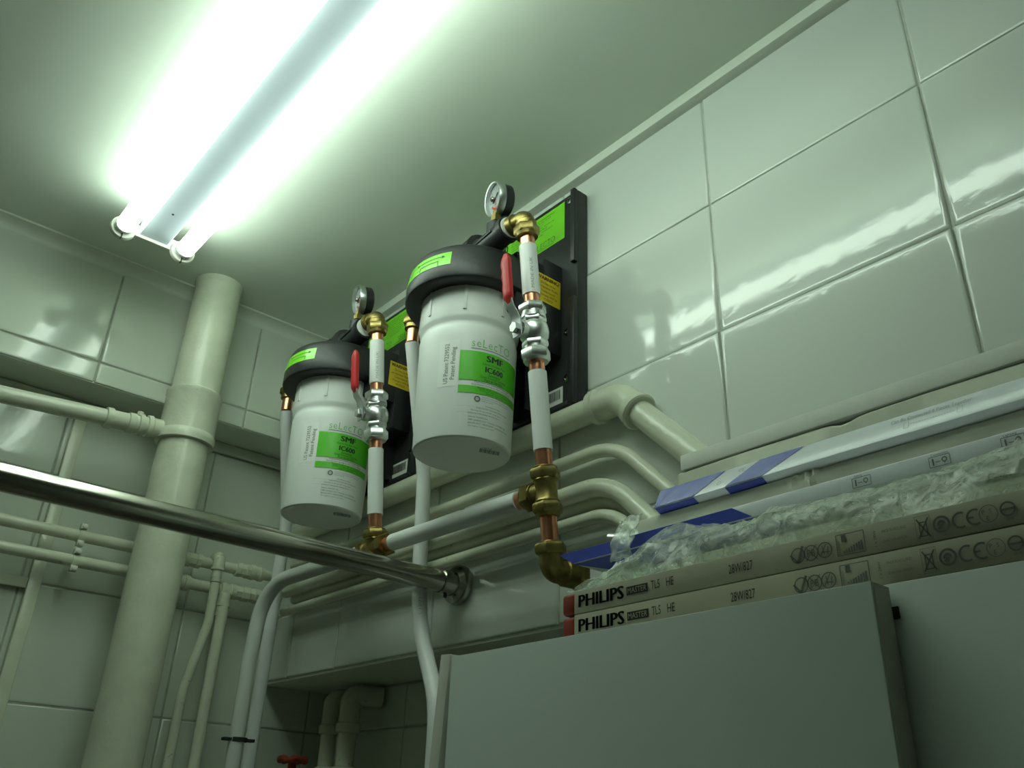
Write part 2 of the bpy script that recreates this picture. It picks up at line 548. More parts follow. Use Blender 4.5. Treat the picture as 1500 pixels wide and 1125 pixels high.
# ------------------------------------------------------------------ lamp sleeves on the cabinet
def sleeve(z0, z1, label):
    t = thing('lamp_sleeve', label, 'lamp box', V(.50, .1, z0), 'printed tube sleeves on the cabinet')
    ya, yb, xf = .5055, -.65, .4905
    MB().box(V(xf, yb, z0), V(xf + .019, ya, z1), .0007).build('carton', M_sleeve, t)
    e = MB()
    zc, hz = (z0 + z1) / 2, (z1 - z0) / 2
    e.box(V(xf + .0003, ya - .0005, z0 + .0004), V(xf + .0187, ya + .015, z1 - .0004), .0035, 3)
    e.build('red_end', M_redend, t)
    fn = lambda u, v: V(xf - .0004, ya - u, z0 + v)
    h = z1 - z0
    ink = MB()
    bold_text(ink, 'PHILIPS', fn, .0060, h * .26, h * .52, .0007, width=.0480)
    lay_rect(ink, fn, .0572, h * .34, .0785, h * .68)
    lay_text(ink, 'TL5', fn, .0815, h * .38, h * .34, width=.0085)
    lay_text(ink, 'HE', fn, .0962, h * .38, h * .34, width=.0068)
    lay_text(ink, '28W/827', fn, .1515, h * .33, h * .33, width=.0195)
    ink.build('lettering', M_ink, t, smooth=False)
    fn2 = lambda u, v: V(xf - .0006, ya - u, z0 + v)
    wm = MB()
    lay_text(wm, 'MASTER', fn2, .0585, h * .40, h * .22, width=.0188)
    wm.build('reversed_lettering', M_sleeve, t, smooth=False)
    # marks
    k = MB()
    c = h * .45
    lay_ring(k, fn, .2055, c, .0043, .0051)
    lay_line(k, fn, .2000, c + .001, .2050, c - .0045, .0012)
    lay_line(k, fn, .2050, c - .0045, .2095, c + .0055, .0018)
    lay_ring(k, fn, .2150, c, .0044, .0051)
    lay_text(k, 'PB', fn, .2150, c - .0022, .0044, width=.0058, align='C')
    lay_line(k, fn, .2112, c - .0046, .2192, c + .0048, .0005)
    lay_line(k, fn, .2112, c + .0046, .2192, c - .0048, .0005)
    lay_ring(k, fn, .2247, c, .0044, .0051)
    lay_line(k, fn, .2216, c - .003, .2260, c + .0038, .0006)
    lay_line(k, fn, .2230, c + .003, .2240, c - .0025, .0006)
    lay_line(k, fn, .2270, c + .002, .2264, c - .003, .0006)
    lay_line(k, fn, .2222, c - .001, .2280, c - .0015, .0006)
    lay_frame(k, fn, .2330, h * .14, .2515, h * .84, .0005)
    for i in range(8):
        lay_rect(k, fn, .2370 + i * .0017, h * .20, .2381 + i * .0017, h * (.28 + .035 * i))
    lay_rect(k, fn, .2365, h * .58, .2395, h * .82)
    lay_text(k, 'ENERGY', fn, .2352, h * .18, .0016, width=.0090, rot=90)
    lay_text(k, '1 x 28W', fn, .2590, h * .2, .0016, width=.0100, rot=90)
    lay_text(k, 'MADE IN HOLLAND', fn, .2630, h * .60, .0017, width=.0150)
    lay_text(k, 'Order Code 64102741', fn, .2630, h * .28, .0017, width=.0150)
    # crossed bin
    lay_frame(k, fn, .2858, h * .22, .2900, h * .66, .0006)
    lay_line(k, fn, .2845, h * .16, .2915, h * .78, .0009)
    lay_line(k, fn, .2845, h * .78, .2915, h * .16, .0009)
    lay_frame(k, fn, .2836, h * .1, .2924, h * .86, .0002)
    # recycling dot
    lay_ring(k, fn, .2985, c + .0004, .0037, .0050)
    lay_ring(k, fn, .2985, c + .0004, .0008, .0024, 0, 200)
    lay_line(k, fn, .2965, c - .0020, .2990, c + .0004, .0016)
    # CE mark
    lay_ring(k, fn, .3092, c + .0004, .0036, .0048, 60, 300)
    lay_ring(k, fn, .3172, c + .0004, .0036, .0048, 60, 300)
    lay_rect(k, fn, .3130, c - .0001, .3165, c + .0009)
    # PSE circle and the barred ring
    lay_ring(k, fn, .3245, c + .0006, .0046, .0050)
    lay_text(k, 'P', fn, .3212, c + .0006, .0026)
    lay_text(k, 'S', fn, .3250, c + .0006, .0026)
    lay_text(k, 'E', fn, .3231, c - .0032, .0026)
    lay_ring(k, fn, .3347, c + .001, .0032, .0042)
    lay_rect(k, fn, .3310, c + .0003, .3384, c + .0015)
    lay_text(k, '6701000', fn, .3327, c - .0052, .0012, width=.0042)
    k.build('printed_marks', M_inkg, t, smooth=False)
sleeve(.1342, .1528, 'lower of the two printed tube sleeves, half hidden by the cabinet door')
sleeve(.1532, .1718, 'upper of the two printed tube sleeves, lying on the other')

# ------------------------------------------------------------------ the pile behind the sleeves
def gloss_box(name, x0, x1, y0, y1, z0, z1, label, group):
    t = thing(name, label, 'box', V((x0 + x1) / 2, (y0 + y1) / 2, z0), group)
    MB().box(V(x0, y0, z0), V(x1, y1, z1), .0008).build('carton', M_boxwhite, t)
    return t
# flat blue and white box that lies on the wrapped bundle
BA = (.600, .655, -.60, .620, .2380, .2512)
t = gloss_box('light_strip_box', *BA, 'flat white box with icons and blue end, lying under the corrugated carton', 'glossy light strip boxes')
fn = lambda u, v: V(BA[0] - .0004, BA[3] - u, BA[4] + v)
fu = lambda u, v: V(BA[0] + v, BA[3] - u, BA[4] - .0004)
h = BA[5] - BA[4]
q = MB()
lay_rect(q, fn, .0004, .0006, .215, h - .0006, 1, 1, shear=-.020)
lay_rect(q, fu, .0004, .0006, .215, .0544, 1, 1, shear=.020)
q.add([V(.6005, BA[3] + .0004, BA[4] + .0006), V(.6545, BA[3] + .0004, BA[4] + .0006), V(.6545, BA[3] + .0004, BA[5] - .0006), V(.6005, BA[3] + .0004, BA[5] - .0006)], [(0, 1, 2, 3)])
q.build('blue_print', M_boxblue, t, smooth=False)
q = MB()
for i, (u, s) in enumerate(((.3065, 'Safety'), (.3665, 'Convenience'), (.4165, 'Lighting'))):
    lay_frame(q, fn, u, .0016, u + .0150, .0092, .0005)
    lay_rect(q, fn, u + .0022, .0028, u + .0034, .0080)
    lay_ring(q, fn, u + .0110, .0058, .0012, .0020)
    lay_line(q, fn, u + .0046, .0050, u + .0080, .0050, .0006)
    lay_line(q, fn, u + .0105, .0035, u + .0115, .0035, .0006)
    lay_text(q, s, fn, u + .002, .0099, .0016, width=.0018 * len(s) * .62)
q.build('printed_icons', M_inkg, t, smooth=False)
# short tube leaning on that box
ta, tb = V(.645, .612, .2725), V(.649, .545, .2600)
td = (tb - ta).normalized()
t = thing('tube_connector', 'short thin white tube whose metal tip sticks out beside the bubble wrap', 'tube', tb)
MB().lathe([(.0070, .016), (.0074, .017), (.0074, (tb - ta).length)], ta, td, 24).build('plastic_tube', M_glasst, t)
MB().lathe([(.0040, 0), (.0060, .001), (.0062, .0155), (.0070, .017)], ta, td, 24).build('metal_cap', M_chrome, t)
# corrugated carton flap
t = thing('corrugated_carton', 'flat pale corrugated carton with a crumpled patch, below the blue-striped box', 'carton', V(.636, .0, .266))
vs, fs = [], []
ny = 320
sec = [(.6350, .2516), (.6342, .2660), (.6340, .2700), (.6340, .2730), (.6340, .2760), (.6343, .2778), (.6350, .2785), (.6372, .2765), (.6372, .2516)]
for j in range(ny + 1):
    y = .562 - 1.16 * j / ny
    cr = math.exp(-((y - .372) / .016) ** 2)
    for i, (x, z) in enumerate(sec):
        dx = dz = 0
        if 0 < i < 6:
            dx = -cr * .0062 * (1 + math.sin(y * 980 + i * .9)) * .5 * (.6 + .4 * math.sin(y * 331)) + .0004 * math.sin(y * 61 + i)
            dz = cr * .0012 * math.sin(y * 610 + 1)
        vs.append(V(x + dx, y, z + dz))
k = len(sec)
for j in range(ny):
    for i in range(k):
        i2 = (i + 1) % k
        fs.append((j * k + i, j * k + i2, (j + 1) * k + i2, (j + 1) * k + i))
fs += [tuple(range(k))[::-1], tuple(range(ny * k, ny * k + k))]
MB().add(vs, fs).build('carton_wall', M_card, t)
# striped glossy box leaning back on it
BL, BT, BH, BDp = .535, math.radians(26), .0231, .046
E0 = V(.628, BL, .2836)
fu_ = Vector((math.sin(BT), 0, math.cos(BT)))          # up its printed face
fb_ = Vector((math.cos(BT), 0, -math.sin(BT)))         # back along its underside
t = thing('light_strip_box', 'glossy blue and white striped box leaning above the corrugated carton', 'box', E0, 'glossy light strip boxes')
LEN = 1.15
ctr = E0 + fu_ * BH / 2 + fb_ * BDp / 2 - ey * LEN / 2
MB().obox(ctr, fb_ * BDp / 2, ey * LEN / 2, fu_ * BH / 2, .0008).build('carton', M_boxwhite, t)
fn = lambda u, v: E0 - ey * u + fu_ * v - fb_ * .0004
fu = lambda u, v: E0 - ey * u + fb_ * v - fu_ * .0004
h = BH
q = MB()
lay_rect(q, fn, .0004, .0006, .0480, h - .0006, 1, 1)
q.add([fn(.0480, .0006), fn(.0800, h - .0006), fn(.0480, h - .0006)], [(0, 1, 2)])
q.add([fn(.0840, .0006), fn(.1240, .0006), fn(.1640, h - .0006), fn(.1180, h - .0006)], [(0, 1, 2, 3)])
lay_rect(q, fu, .0004, .0006, .0480, .012)
lay_rect(q, fu, .0840, .0006, .1240, .012)
fe = lambda u, v: E0 + ey * .0004 + fb_ * u + fu_ * v
lay_rect(q, fe, .0006, .0006, BDp - .0006, BH - .0006)
q.build('blue_print', M_boxblue, t, smooth=False)
q = MB()
lay_text(q, 'Can Be Connected 6 Pieces Together', fn, .2430, .0147, .0042, width=.0640)
lay_frame(q, fn, .2540, .0059, .2580, .0122, .0003)
lay_frame(q, fn, .2960, .0059, .3000, .0122, .0003)
for i in range(16):
    lay_line(q, fn, .2595 + i * .0022, .0092, .2607 + i * .0022, .0092, .0004)
lay_text(q, 'CE', fn, .0960, .0143, .0042)
lay_ring(q, fn, .0760, .0075, .0020, .0024)
q.build('lettering', M_inkl, t, smooth=False)
# tall carton against the wall
t = thing('tall_carton', 'tall flat pale carton standing against the tiled wall, behind the boxes', 'carton', V(.745, .0, .134))
vs, fs = [], []
sec = [(.7355, .1345), (.7355, .3625), (.7375, .3650), (.756, .3650), (.756, .1345)]
ny = 120
for j in range(ny + 1):
    y = .590 - 1.15 * j / ny
    tear = math.exp(-((y - .385) / .012) ** 2) * .0045
    for i, (x, z) in enumerate(sec):
        vs.append(V(x + .0006 * math.sin(y * 31 + i), y, z - (tear if i in (1, 2) else 0)))
k = len(sec)
for j in range(ny):
    for i in range(k):
        i2 = (i + 1) % k
        fs.append((j * k + i, j * k + i2, (j + 1) * k + i2, (j + 1) * k + i))
fs += [tuple(range(k))[::-1], tuple(range(ny * k, ny * k + k))]
MB().add(vs, fs).build('carton_wall', M_card, t)
MB().box(V(.7345, -.55, .3662), V(.757, .585, .3845), .0012).build('lid', M_card2, t)
# wrapped bundle: inner carton and bubble wrap around it
t = thing('wrapped_carton', 'dull pale carton inside the bubble wrap behind the tube sleeves', 'carton', V(.60, .0, .134))
MB().box(V(.568, -.58, .1470), V(.640, .430, .1980), .004).build('carton', M_card2, t)

from mathutils import noise as mn
def noise3(p, s=0):
    return mn.noise(Vector(p) + Vector((s * 7.3, s * 3.1, s * 5.7)))
wrap = MB()
vs, fs = [], []
NY, NS = 460, 80
sect = [(.5115, .1360), (.5115, .1720), (.5150, .1900), (.5260, .2045), (.5420, .2120), (.5620, .2180), (.5900, .2270), (.6250, .2330), (.6500, .2300), (.6620, .2150), (.6640, .1800), (.6600, .1360)]
cum = [0]
for p_, q_ in zip(sect, sect[1:] + sect[:1]):
    cum.append(cum[-1] + math.hypot(q_[0] - p_[0], q_[1] - p_[1]))
def on_sect(f):
    d = f * cum[-1]
    for k_ in range(len(sect)):
        if d <= cum[k_ + 1]:
            g = (d - cum[k_]) / (cum[k_ + 1] - cum[k_])
            p_, q_ = sect[k_], sect[(k_ + 1) % len(sect)]
            L_ = math.hypot(q_[0] - p_[0], q_[1] - p_[1])
            return p_[0] + (q_[0] - p_[0]) * g, p_[1] + (q_[1] - p_[1]) * g, -(q_[1] - p_[1]) / L_, (q_[0] - p_[0]) / L_
    return sect[0] + (-1, 0)
for j in range(NY + 1):
    y = .520 - 1.15 * j / NY
    kk = .62 + .38 * math.sqrt(max(0, min(1.0, (.520 - y) / .06)))
    for i in range(NS):
        px, pz, nx, nz = on_sect(i / NS)
        pz = .1360 + (pz - .1360) * kk
        big = noise3((y * 13, px * 22, pz * 22), 1) * .0070
        fold = (1 - abs(noise3((y * 17 + px * 30, px * 34, pz * 34), 2))) ** 7 * .0050
        mid = noise3((y * 60, px * 60, pz * 60), 7) * .0013
        fine = noise3((y * 190, px * 190, pz * 190), 3) * .0005
        bulge = math.exp(-((y - .462) / .040) ** 2) * max(0.0, 1 - abs(px - .568) / .030)
        d = big + fold + mid + fine
        x, z = px + nx * d, pz + nz * d
        z = min(z, .2372 if x > .585 else .2372 - (.585 - x) * .33) + bulge * .019
        if bulge > .02:
            x = min(x, .5975 - .004 * bulge) if z > .2372 else x
        z = min(z, .2372) if x > .597 else z
        if z < .1755:
            x = max(x, .5115)
        else:
            x = max(x, .5040)
        vs.append(V(min(x, .672), y, max(z, .1346)))
for j in range(NY):
    for i in range(NS):
        i2 = (i + 1) % NS
        fs.append((j * NS + i, j * NS + i2, (j + 1) * NS + i2, (j + 1) * NS + i))
fs += [tuple(range(NS))[::-1], tuple(range(NY * NS, NY * NS + NS))]
wt = thing('bubble_wrap', 'crumpled clear bubble wrap heaped along the top of the tube sleeves', 'bubble wrap', V(.59, 0, .134))
wrap.add(vs, fs).build('wrap_sheet', M_film, wt)
# loose flap of the sheet turned up over the blue box end
vs, fs = [], []
nu, nv = 18, 26
for j in range(nv + 1):
    for i in range(nu + 1):
        u, v = i / nu, j / nv
        y = .556 - .026 * u - .006 * v
        z = .225 + .043 * v
        x = .596 - .010 * (1 - v) - .004 * math.sin(v * PI) + .0035 * noise3((y * 90, z * 90, 0), 4)
        vs.append(V(x, y + .002 * noise3((z * 120, y * 40, 0), 5), z + .002 * noise3((y * 160, 0, z * 60), 6)))
for j in range(nv):
    for i in range(nu):
        a = j * (nu + 1) + i
        fs.append((a, a + 1, a + nu + 2, a + nu + 1))
o = MB().add(vs, fs).build('wrap_flap', M_film, wt)
sm = o.modifiers.new('thickness', 'SOLIDIFY')
sm.thickness = .0012
# crumpled torn end sheet with a bit of yellowed tape
vs, fs = [], []
nu, nv = 26, 18
for j in range(nv + 1):
    for i in range(nu + 1):
        u, v = i / nu, j / nv
        y = .537 - .075 * u
        x = .512 + .055 * v
        z = .180 + .020 * v + .013 * u * (1 - v) + .006 * noise3((x * 90, y * 90, 0), 8) + .003 * noise3((x * 220, y * 220, 0), 9)
        vs.append(V(x, y + .004 * noise3((x * 150, 1, 2), 10), max(z, .1750)))
for j in range(nv):
    for i in range(nu):
        a = j * (nu + 1) + i
        fs.append((a, a + 1, a + nu + 2, a + nu + 1))
o = MB().add(vs, fs).build('torn_end', M_film, wt)
sm = o.modifiers.new('thickness', 'SOLIDIFY')
sm.thickness = .001

# ------------------------------------------------------------------ water filters
def filter_unit(cy, lport, label):
    cx = .690
    t = thing('water_filter', label, 'water filter', V(cx, cy, .4756), 'wall mounted water filters')
    # back plate with its raised rim
    b = MB()
    b.box(V(.796, cy - .130, .552), V(.8195, cy + .130, .945), .003)
    pl = b.build('back_plate', M_black, t)
    b = MB()
    b.box(V(.788, cy - .130, .552), V(.797, cy - .116, .735), .002)
    b.box(V(.788, cy - .130, .80), V(.797, cy - .120, .945), .002)
    b.box(V(.788, cy + .116, .552), V(.797, cy + .130, .945), .002)
    b.box(V(.790, cy - .118, .552), V(.797, cy + .118, .560), .0015)
    b.build('rim', M_black, pl)
    for dy, z in ((-.112, .931), (.112, .931), (-.108, .600), (-.108, .68)):
        MB().lathe([(.0062, 0), (.0062, .0012), (.0035, .0020), (.0035, .0008)], V(.796, cy + dy, z), -ex, 20).build('screw', M_steel, pl)
    b = MB()
    b.box(V(.755, cy - .096, .640), V(.797, cy + .096, .806), .004)
    b.box(V(.700, cy - .096, .690), V(.757, cy + .096, .792), .004)
    b.box(V(.720, cy - .030, .60), V(.797, cy + .030, .70), .004)
    for dy in (-.05, 0, .05):
        b.box(V(.765, cy + dy - .002, .56), V(.797, cy + dy + .002, .66))
    b.build('bracket', M_black, t)
    # green label on the plate
    fn = lambda u, v: V(.7955, cy - u, v)
    q = MB()
    lay_rect(q, fn, -.100, .862, .100, .936)
    gl = q.build('plate_label', M_lime, t, smooth=False)
    fn = lambda u, v: V(.7951, cy - u, v)
    q = MB()
    lay_text(q, 'SELECTO', fn, -.060, .868, .0115, width=.056, thin=-.02)
    lay_line(q, fn, -.062, .8655, .075, .8655, .0008)
    lay_text(q, 'SELECTO', fn, .020, .868, .0115, width=.058, thin=-.02)
    bold_text(q, 'IC600', fn, -.090, .908, .0150, .0006, width=.045)
    for i in range(8):
        z = .929 - i * .0052
        lay_text(q, ('Inlet and outlet connections', 'Mount bracket to a firm wall', 'Flush before first use', 'Replace cartridge every', 'six months or as needed', 'Maximum pressure 100 psi', 'Cold water use only', 'See manual')[i], fn, -.035, z - .002, .0026, width=(.12, .11, .09, .12, .10, .115, .09, .06)[i] * .92)
    q.build('lettering', M_ink, gl, smooth=False)
    # warning sticker on the bracket's flank
    fs_ = lambda u, v: V(.7385 + u, cy - .0966, .7725 - v)
    q = MB()
    lay_rect(q, fs_, .0, .0, .0525, .0500)
    ws = q.build('warning_sticker', M_yellow, t, smooth=False)
    fs2 = lambda u, v: V(.7385 + u, cy - .0970, .7725 - .050 + v)
    q = MB()
    bold_text(q, 'WARNING!', fs2, .0262, .0405, .0066, .0003, width=.047, align='C')
    for i, (s_, wd) in enumerate((('Do Not Strike', .030), ('or Hammer Plastic', .042), ('Components!', .029), ('Warranty Will be', .038), ('VOIDED!', .020))):
        lay_text(q, s_, fs2, .0262, .0325 - i * .0072, .0040, width=wd, align='C')
    q.build('lettering', M_warnred, ws, smooth=False)
    # barcode sticker low on the plate
    q = MB()
    fn = lambda u, v: V(.7953, cy - u, v)
    lay_rect(q, fn, .044, .563, .100, .590)
    bs = q.build('barcode_sticker', M_white, t, smooth=False)
    fn = lambda u, v: V(.7949, cy - u, v)
    q = MB()
    u = .049
    rr = random.Random(3)
    while u < .094:
        wd = rr.choice((.0006, .0010, .0016))
        lay_rect(q, fn, u, .570, u + wd, .586)
        u += wd + rr.choice((.0006, .0010))
    q.build('bars', M_ink, bs, smooth=False)
    # canister
    c = Vector((cx, cy, CZ))
    prof = [(.0001, .4766), (.060, .4766), (.0680, .4756), (.0704, .4775), (.0712, .4810), (.0745, .6360), (.0748, .6480), (.0738, .6530), (.0728, .6570), (.0736, .6610), (.0758, .6655), (.0768, .6700), (.0772, .7300)]
    cn = MB().lathe(prof, c, ez, 72, ref=ex).build('canister', M_canister, t, ang=30)
    def rad(z):
        for (r0, z0), (r1, z1) in zip(prof[4:], prof[5:]):
            if z0 <= z <= z1:
                return r0 + (r1 - r0) * (z - z0) / (z1 - z0)
        return .0745
    for i in range(8):
        a = math.radians(-133 + 45 * i)
        d = Vector((math.cos(a), math.sin(a), 0))
        MB().obox(c + d * .0775 + ez * .702, d * .0012, d.cross(ez) * .0026, ez * .0250, .0004).build('rib', M_canister, cn)
    def cyl(off, z0):
        # u is arc length from azimuth -135 degrees at radius .0735
        def fn(u, v):
            a = math.radians(-135) + u / .0735
            z = z0 + v
            r = rad(z) + off
            return c + Vector((r * math.cos(a), r * math.sin(a), z))
        return fn
    fn = cyl(.0003, 0)
    q = MB()
    lay_rect(q, fn, -.032, .552, -.001, .626, 8, 6)
    q.build('patent_sticker', M_white, cn)
    q = MB()
    f2 = cyl(.0006, 0)
    lay_text(q, 'US Patent 7229552', f2, -.0165, .556, .0066, width=.064, rot=90)
    lay_text(q, 'Patent Pending', f2, -.0065, .562, .0066, width=.052, rot=90)
    q.build('patent_lettering', M_inkg, cn, smooth=False)
    q = MB()
    lay_rect(q, f2, 0, .5620, .108, .6090, 30, 2)
    lay_rect(q, f2, 0, .5420, .108, .5535, 30, 1)
    lb = q.build('green_label', M_green, cn)
    f3 = cyl(.0010, 0)
    q = MB()
    bold_text(q, 'SMF', f3, .053, .5950, .0098, .0006, width=.0280, align='C')
    lay_text(q, 'Selecto Modular Filter', f3, .053, .5890, .0030, width=.0400, align='C')
    bold_text(q, 'IC600', f3, .053, .5775, .0088, .0005, width=.0300, align='C')
    lay_text(q, 'Sanitary', f3, .053, .5722, .0036, width=.0200, align='C')
    lay_text(q, 'Quick-Connect Cartridge', f3, .053, .5680, .0034, width=.0440, align='C')
    lay_text(q, 'Part #108-070', f3, .053, .5632, .0036, width=.0310, align='C')
    lay_text(q, 'Mechanical and Chemical Filtration and', f3, .053, .5585, .0024, width=.0600, align='C')
    lay_text(q, 'Quick-Connect Cartridge for Water and Ice Machines', f3, .053, .5548, .0024, width=.0690, align='C')
    lay_text(q, 'This high capacity cartridge reduces sediment', f3, .056, .5500, .0019, width=.0560, align='C')
    lay_text(q, 'Treats cold water only at stated flow', f3, .056, .5468, .0019, width=.0500, align='C')
    lay_text(q, 'Store upright', f3, .056, .5436, .0019, width=.0300, align='C')
    q.build('label_lettering', M_ink, cn, smooth=False)
    q = MB()
    lay_text(q, 'seLecTO', f2, .0160, .6160, .0135, width=.0640, thin=-.012, spacing=1.1)
    q.build('logo_lettering', M_gtext, cn, smooth=False)
    q = MB()
    lay_rect(q, f2, .0155, .6126, .0800, .6136, 20, 1)
    lay_ring(q, f2, .0285, .5340, .0026, .0046)
    lay_text(q, 'NSF', f2, .0285, .5332, .0018, width=.0040, align='C')
    for i, s_ in enumerate(('Tested and certified by the testing body to standard', 'for material and structural integrity requirements', 'only as stated')):
        lay_text(q, s_, f2, .0355, .5370 - i * .0030, .0017, width=(.052, .050, .018)[i])
    for i, (s_, wd, u) in enumerate((('Installation date', .026, .042), ('Replacement date and service notes', .054, .028), ('Warning: do not use with unsafe water', .050, .020), ('without adequate disinfection', .050, .016))):
        lay_text(q, s_, f2, u, .5242 - i * .0045, .0020, width=wd)
    for z in (.5215, .5120):
        for i in range(50):
            lay_rect(q, f2, .0005 + i * .0017, z, .0013 + i * .0017, z + .0003)
    lay_text(q, 'Selecto Scientific, Inc.', f2, .0170, .5050, .0026, width=.0300)
    lay_text(q, '3980 Lakefield Court \u2022 Suwanee, GA 30024 USA', f2, .0170, .5002, .0026, width=.0640)
    lay_text(q, '800-635-4017 \u2022 678-475-0799 \u2022 www.selectoinc.com', f2, .0170, .4954, .0026, width=.0700)
    lay_text(q, 'All rights reserved 2007', f2, .0170, .4915, .0016, width=.0420)
    q.build('small_print', M_inkg, cn, smooth=False)
    q = MB()
    fb = lambda u, v: c + Vector((.002 + u * .95 + v * .75, -.034 - u * .30 + v * 1.1, .4751))
    for i in range(14):
        lay_rect(q, fb, .004 + i * .0022, -.006, .0052 + i * .0022 + (.0006 if i % 3 == 0 else 0), .004)
    lay_text(q, '108-070', fb, .008, -.0105, .003)
    q.build('base_barcode', M_inkg, cn, smooth=False)
    # black cap
    prof2 = [(.0775, .7180), (.0990, .7180), (.1025, .7200), (.1035, .7230), (.1030, .7420), (.0990, .7700), (.0960, .7780), (.0900, .7830), (.0001, .7840)]
    cp = MB().lathe([(.0775, .735)] + prof2, c, ez, 72, ref=ex).build('cap', M_black, t, ang=30)
    def capf(off):
        def fn(u, v):
            a = math.radians(-146) - u / .1
            z = .7440 + v
            r = .1030 + (.0990 - .1030) * max(0, (z - .742) / .028) + off
            return c + Vector((r * math.cos(a), r * math.sin(a), z))
        return fn
    q = MB()
    lay_rect(q, capf(.0005), 0, -.0040, .120, .0200, 30, 4)
    st = q.build('flow_sticker', M_lime, cp)
    q = MB()
    f = lambda u, v: capf(.0009)(.120 - u, v)
    for x0, x1, z in ((.060, .105, .012), (.064, .100, .0045), (.020, .050, .012)):
        lay_rect(q, f, x0, z, x1, z + .0009, 8, 1)
    lay_rect(q, f, .064, -.003, .0650, .0045)
    lay_rect(q, f, .099, -.003, .1000, .0045)
    q.add([f(.105, .0150), f(.105, .0100), f(.110, .0125)], [(0, 1, 2)])
    q.add([f(.060, .0150), f(.060, .0100), f(.055, .0125)], [(0, 1, 2)])
    lay_text(q, 'FLOW', f, .022, .003, .005)
    q.build('arrows', M_ink, st, smooth=False)
    # head with its two ports
    pr = V(cx - .025, cy - .119, .803)
    pL = V(cx + lport[0], cy + lport[1] - .030, .803)
    hc = V(cx - .012, cy - .0, .803)
    b = MB()
    b.lathe([(.056, .782), (.056, .790), (.050, .794), (.030, .795), (.030, .812), (.026, .818), (.0001, .819)], Vector((cx - .01, cy, CZ)), ez, 40)
    for e_, L in ((pr, 1), (pL, -1)):
        d = (e_ - hc).normalized()
        ln = (e_ - hc).length
        b.lathe([(.0225, 0), (.0225, .034), (.0300, .036), (.0300, .044), (.0215, .046), (.0190, .052), (.0180, ln - .012), (.0205, ln - .011), (.0205, ln)], hc, d, 32)
        sdv = d.cross(ez).normalized()
        for k in (-1, 1):
            b.obox(hc + d * .022 + sdv * k * .017 + ez * .008, d * .018, sdv * .002, ez * .018, .0006)
        b.obox(hc + d * .075 - sdv * .0, d * .022, sdv * .0205, ez * .002, .0005)
    b.build('head', M_black, t)
    d = (pr - hc).normalized()
    MB().lathe([(.0150, 0), (.0172, .0005), (.0172, .0020), (.0150, .0025)], pr - d * .0002, d, 28).build('seal_ring', M_white, t)
    # pressure gauge on the outlet side
    gp = hc + d * .078
    st = MB()
    st.lathe([(.0140, 0), (.0140, .030), (.0120, .032)], gp, ez, 24)
    st.build('gauge_boss', M_black, t)
    top = gp + ez * .032
    MB().lathe([(.0065, 0), (.0065, .004), (.0085, .0045), (.0085, .014), (.0055, .016), (.0055, .024)], top, ez, 6).build('gauge_stem', M_brass, t)
    gn = Vector((-.94, .24, -.17)).normalized()
    gc = top + ez * .0480 - gn * .004
    gb = MB().lathe([(.0001, -.017), (.0220, -.017), (.0260, -.014), (.0268, .004), (.0001, .0045)], gc, gn, 48, ref=ez).build('gauge', M_black, t)
    MB().lathe([(.0270, .000), (.0290, .001), (.0293, .010), (.0277, .0125), (.0255, .0120), (.0252, .008), (.0252, .0045)], gc, gn, 48, ref=ez, close=True).build('bezel', M_chrome, gb)
    gx = gn.cross(ez).normalized() * -1
    gz = gx.cross(gn) * -1
    if gz.z < 0:
        gz = -gz
    gx = gz.cross(gn)
    fd = lambda u, v: gc + gn * .0060 + gx * u + gz * v
    q = MB()
    lay_ring(q, fd, 0, 0, 0, .0251, 0, 360, 36)
    q.build('dial', M_dial, gb, smooth=False)
    fd = lambda u, v: gc + gn * .0065 + gx * u + gz * v
    q = MB()
    lay_ring(q, fd, 0, 0, .0130, .0165, 200, 290, 14)
    q.add([fd(-.0015, 0), fd(.0015, 0), fd(-.006, -.013)], [(0, 1, 2)])
    q.build('red_scale', M_dialred, gb, smooth=False)
    q = MB()
    for i in range(11):
        a = math.radians(225 - 27 * i)
        lay_line(q, fd, .0168 * math.cos(a), .0168 * math.sin(a), .0198 * math.cos(a), .0198 * math.sin(a), .0008)
    lay_text(q, 'psi', fd, -.002, -.008, .003)
    q.build('ticks', M_ink, gb, smooth=False)
    b = MB()
    b.obox(gc + gn * .0075 + gx * .002 + gz * .002, (gx + gz * .4).normalized() * .011, gn * .0004, (gz - gx * .4).normalized() * .0008)
    b.build('needle', M_ink, gb, smooth=False)
    MB().lathe([(.0045, 0), (.0045, .003), (.003, .0045)], gc + gn * .0066 - gx * .006 + gz * .004, gn, 20).build('pointer_hub', M_steel, gb)
    # inlet elbow on the far side
    b = MB()
    pe = V(cx + lport[0], cy + lport[1], .803)
    dl = (pe - pL).normalized()
    b.tube(rounded([pL - dl * .002, pe, pe - ez * .020], .014), .0145)
    b.hexn(pe - ez * .018, pe - ez * .034, .0190)
    b.cyl(pe - ez * .033, pe - ez * .041, .0150)
    b.build('inlet_elbow', M_brass, t)
    return t
CR, CL = .945, 1.352
filter_unit(CR, (.005, .172), 'nearer and higher-looking white water filter canister with black cap, beside the tiled wall')
filter_unit(CL, (-.020, .175), 'farther white water filter canister with black cap, beside the thick round pipe')

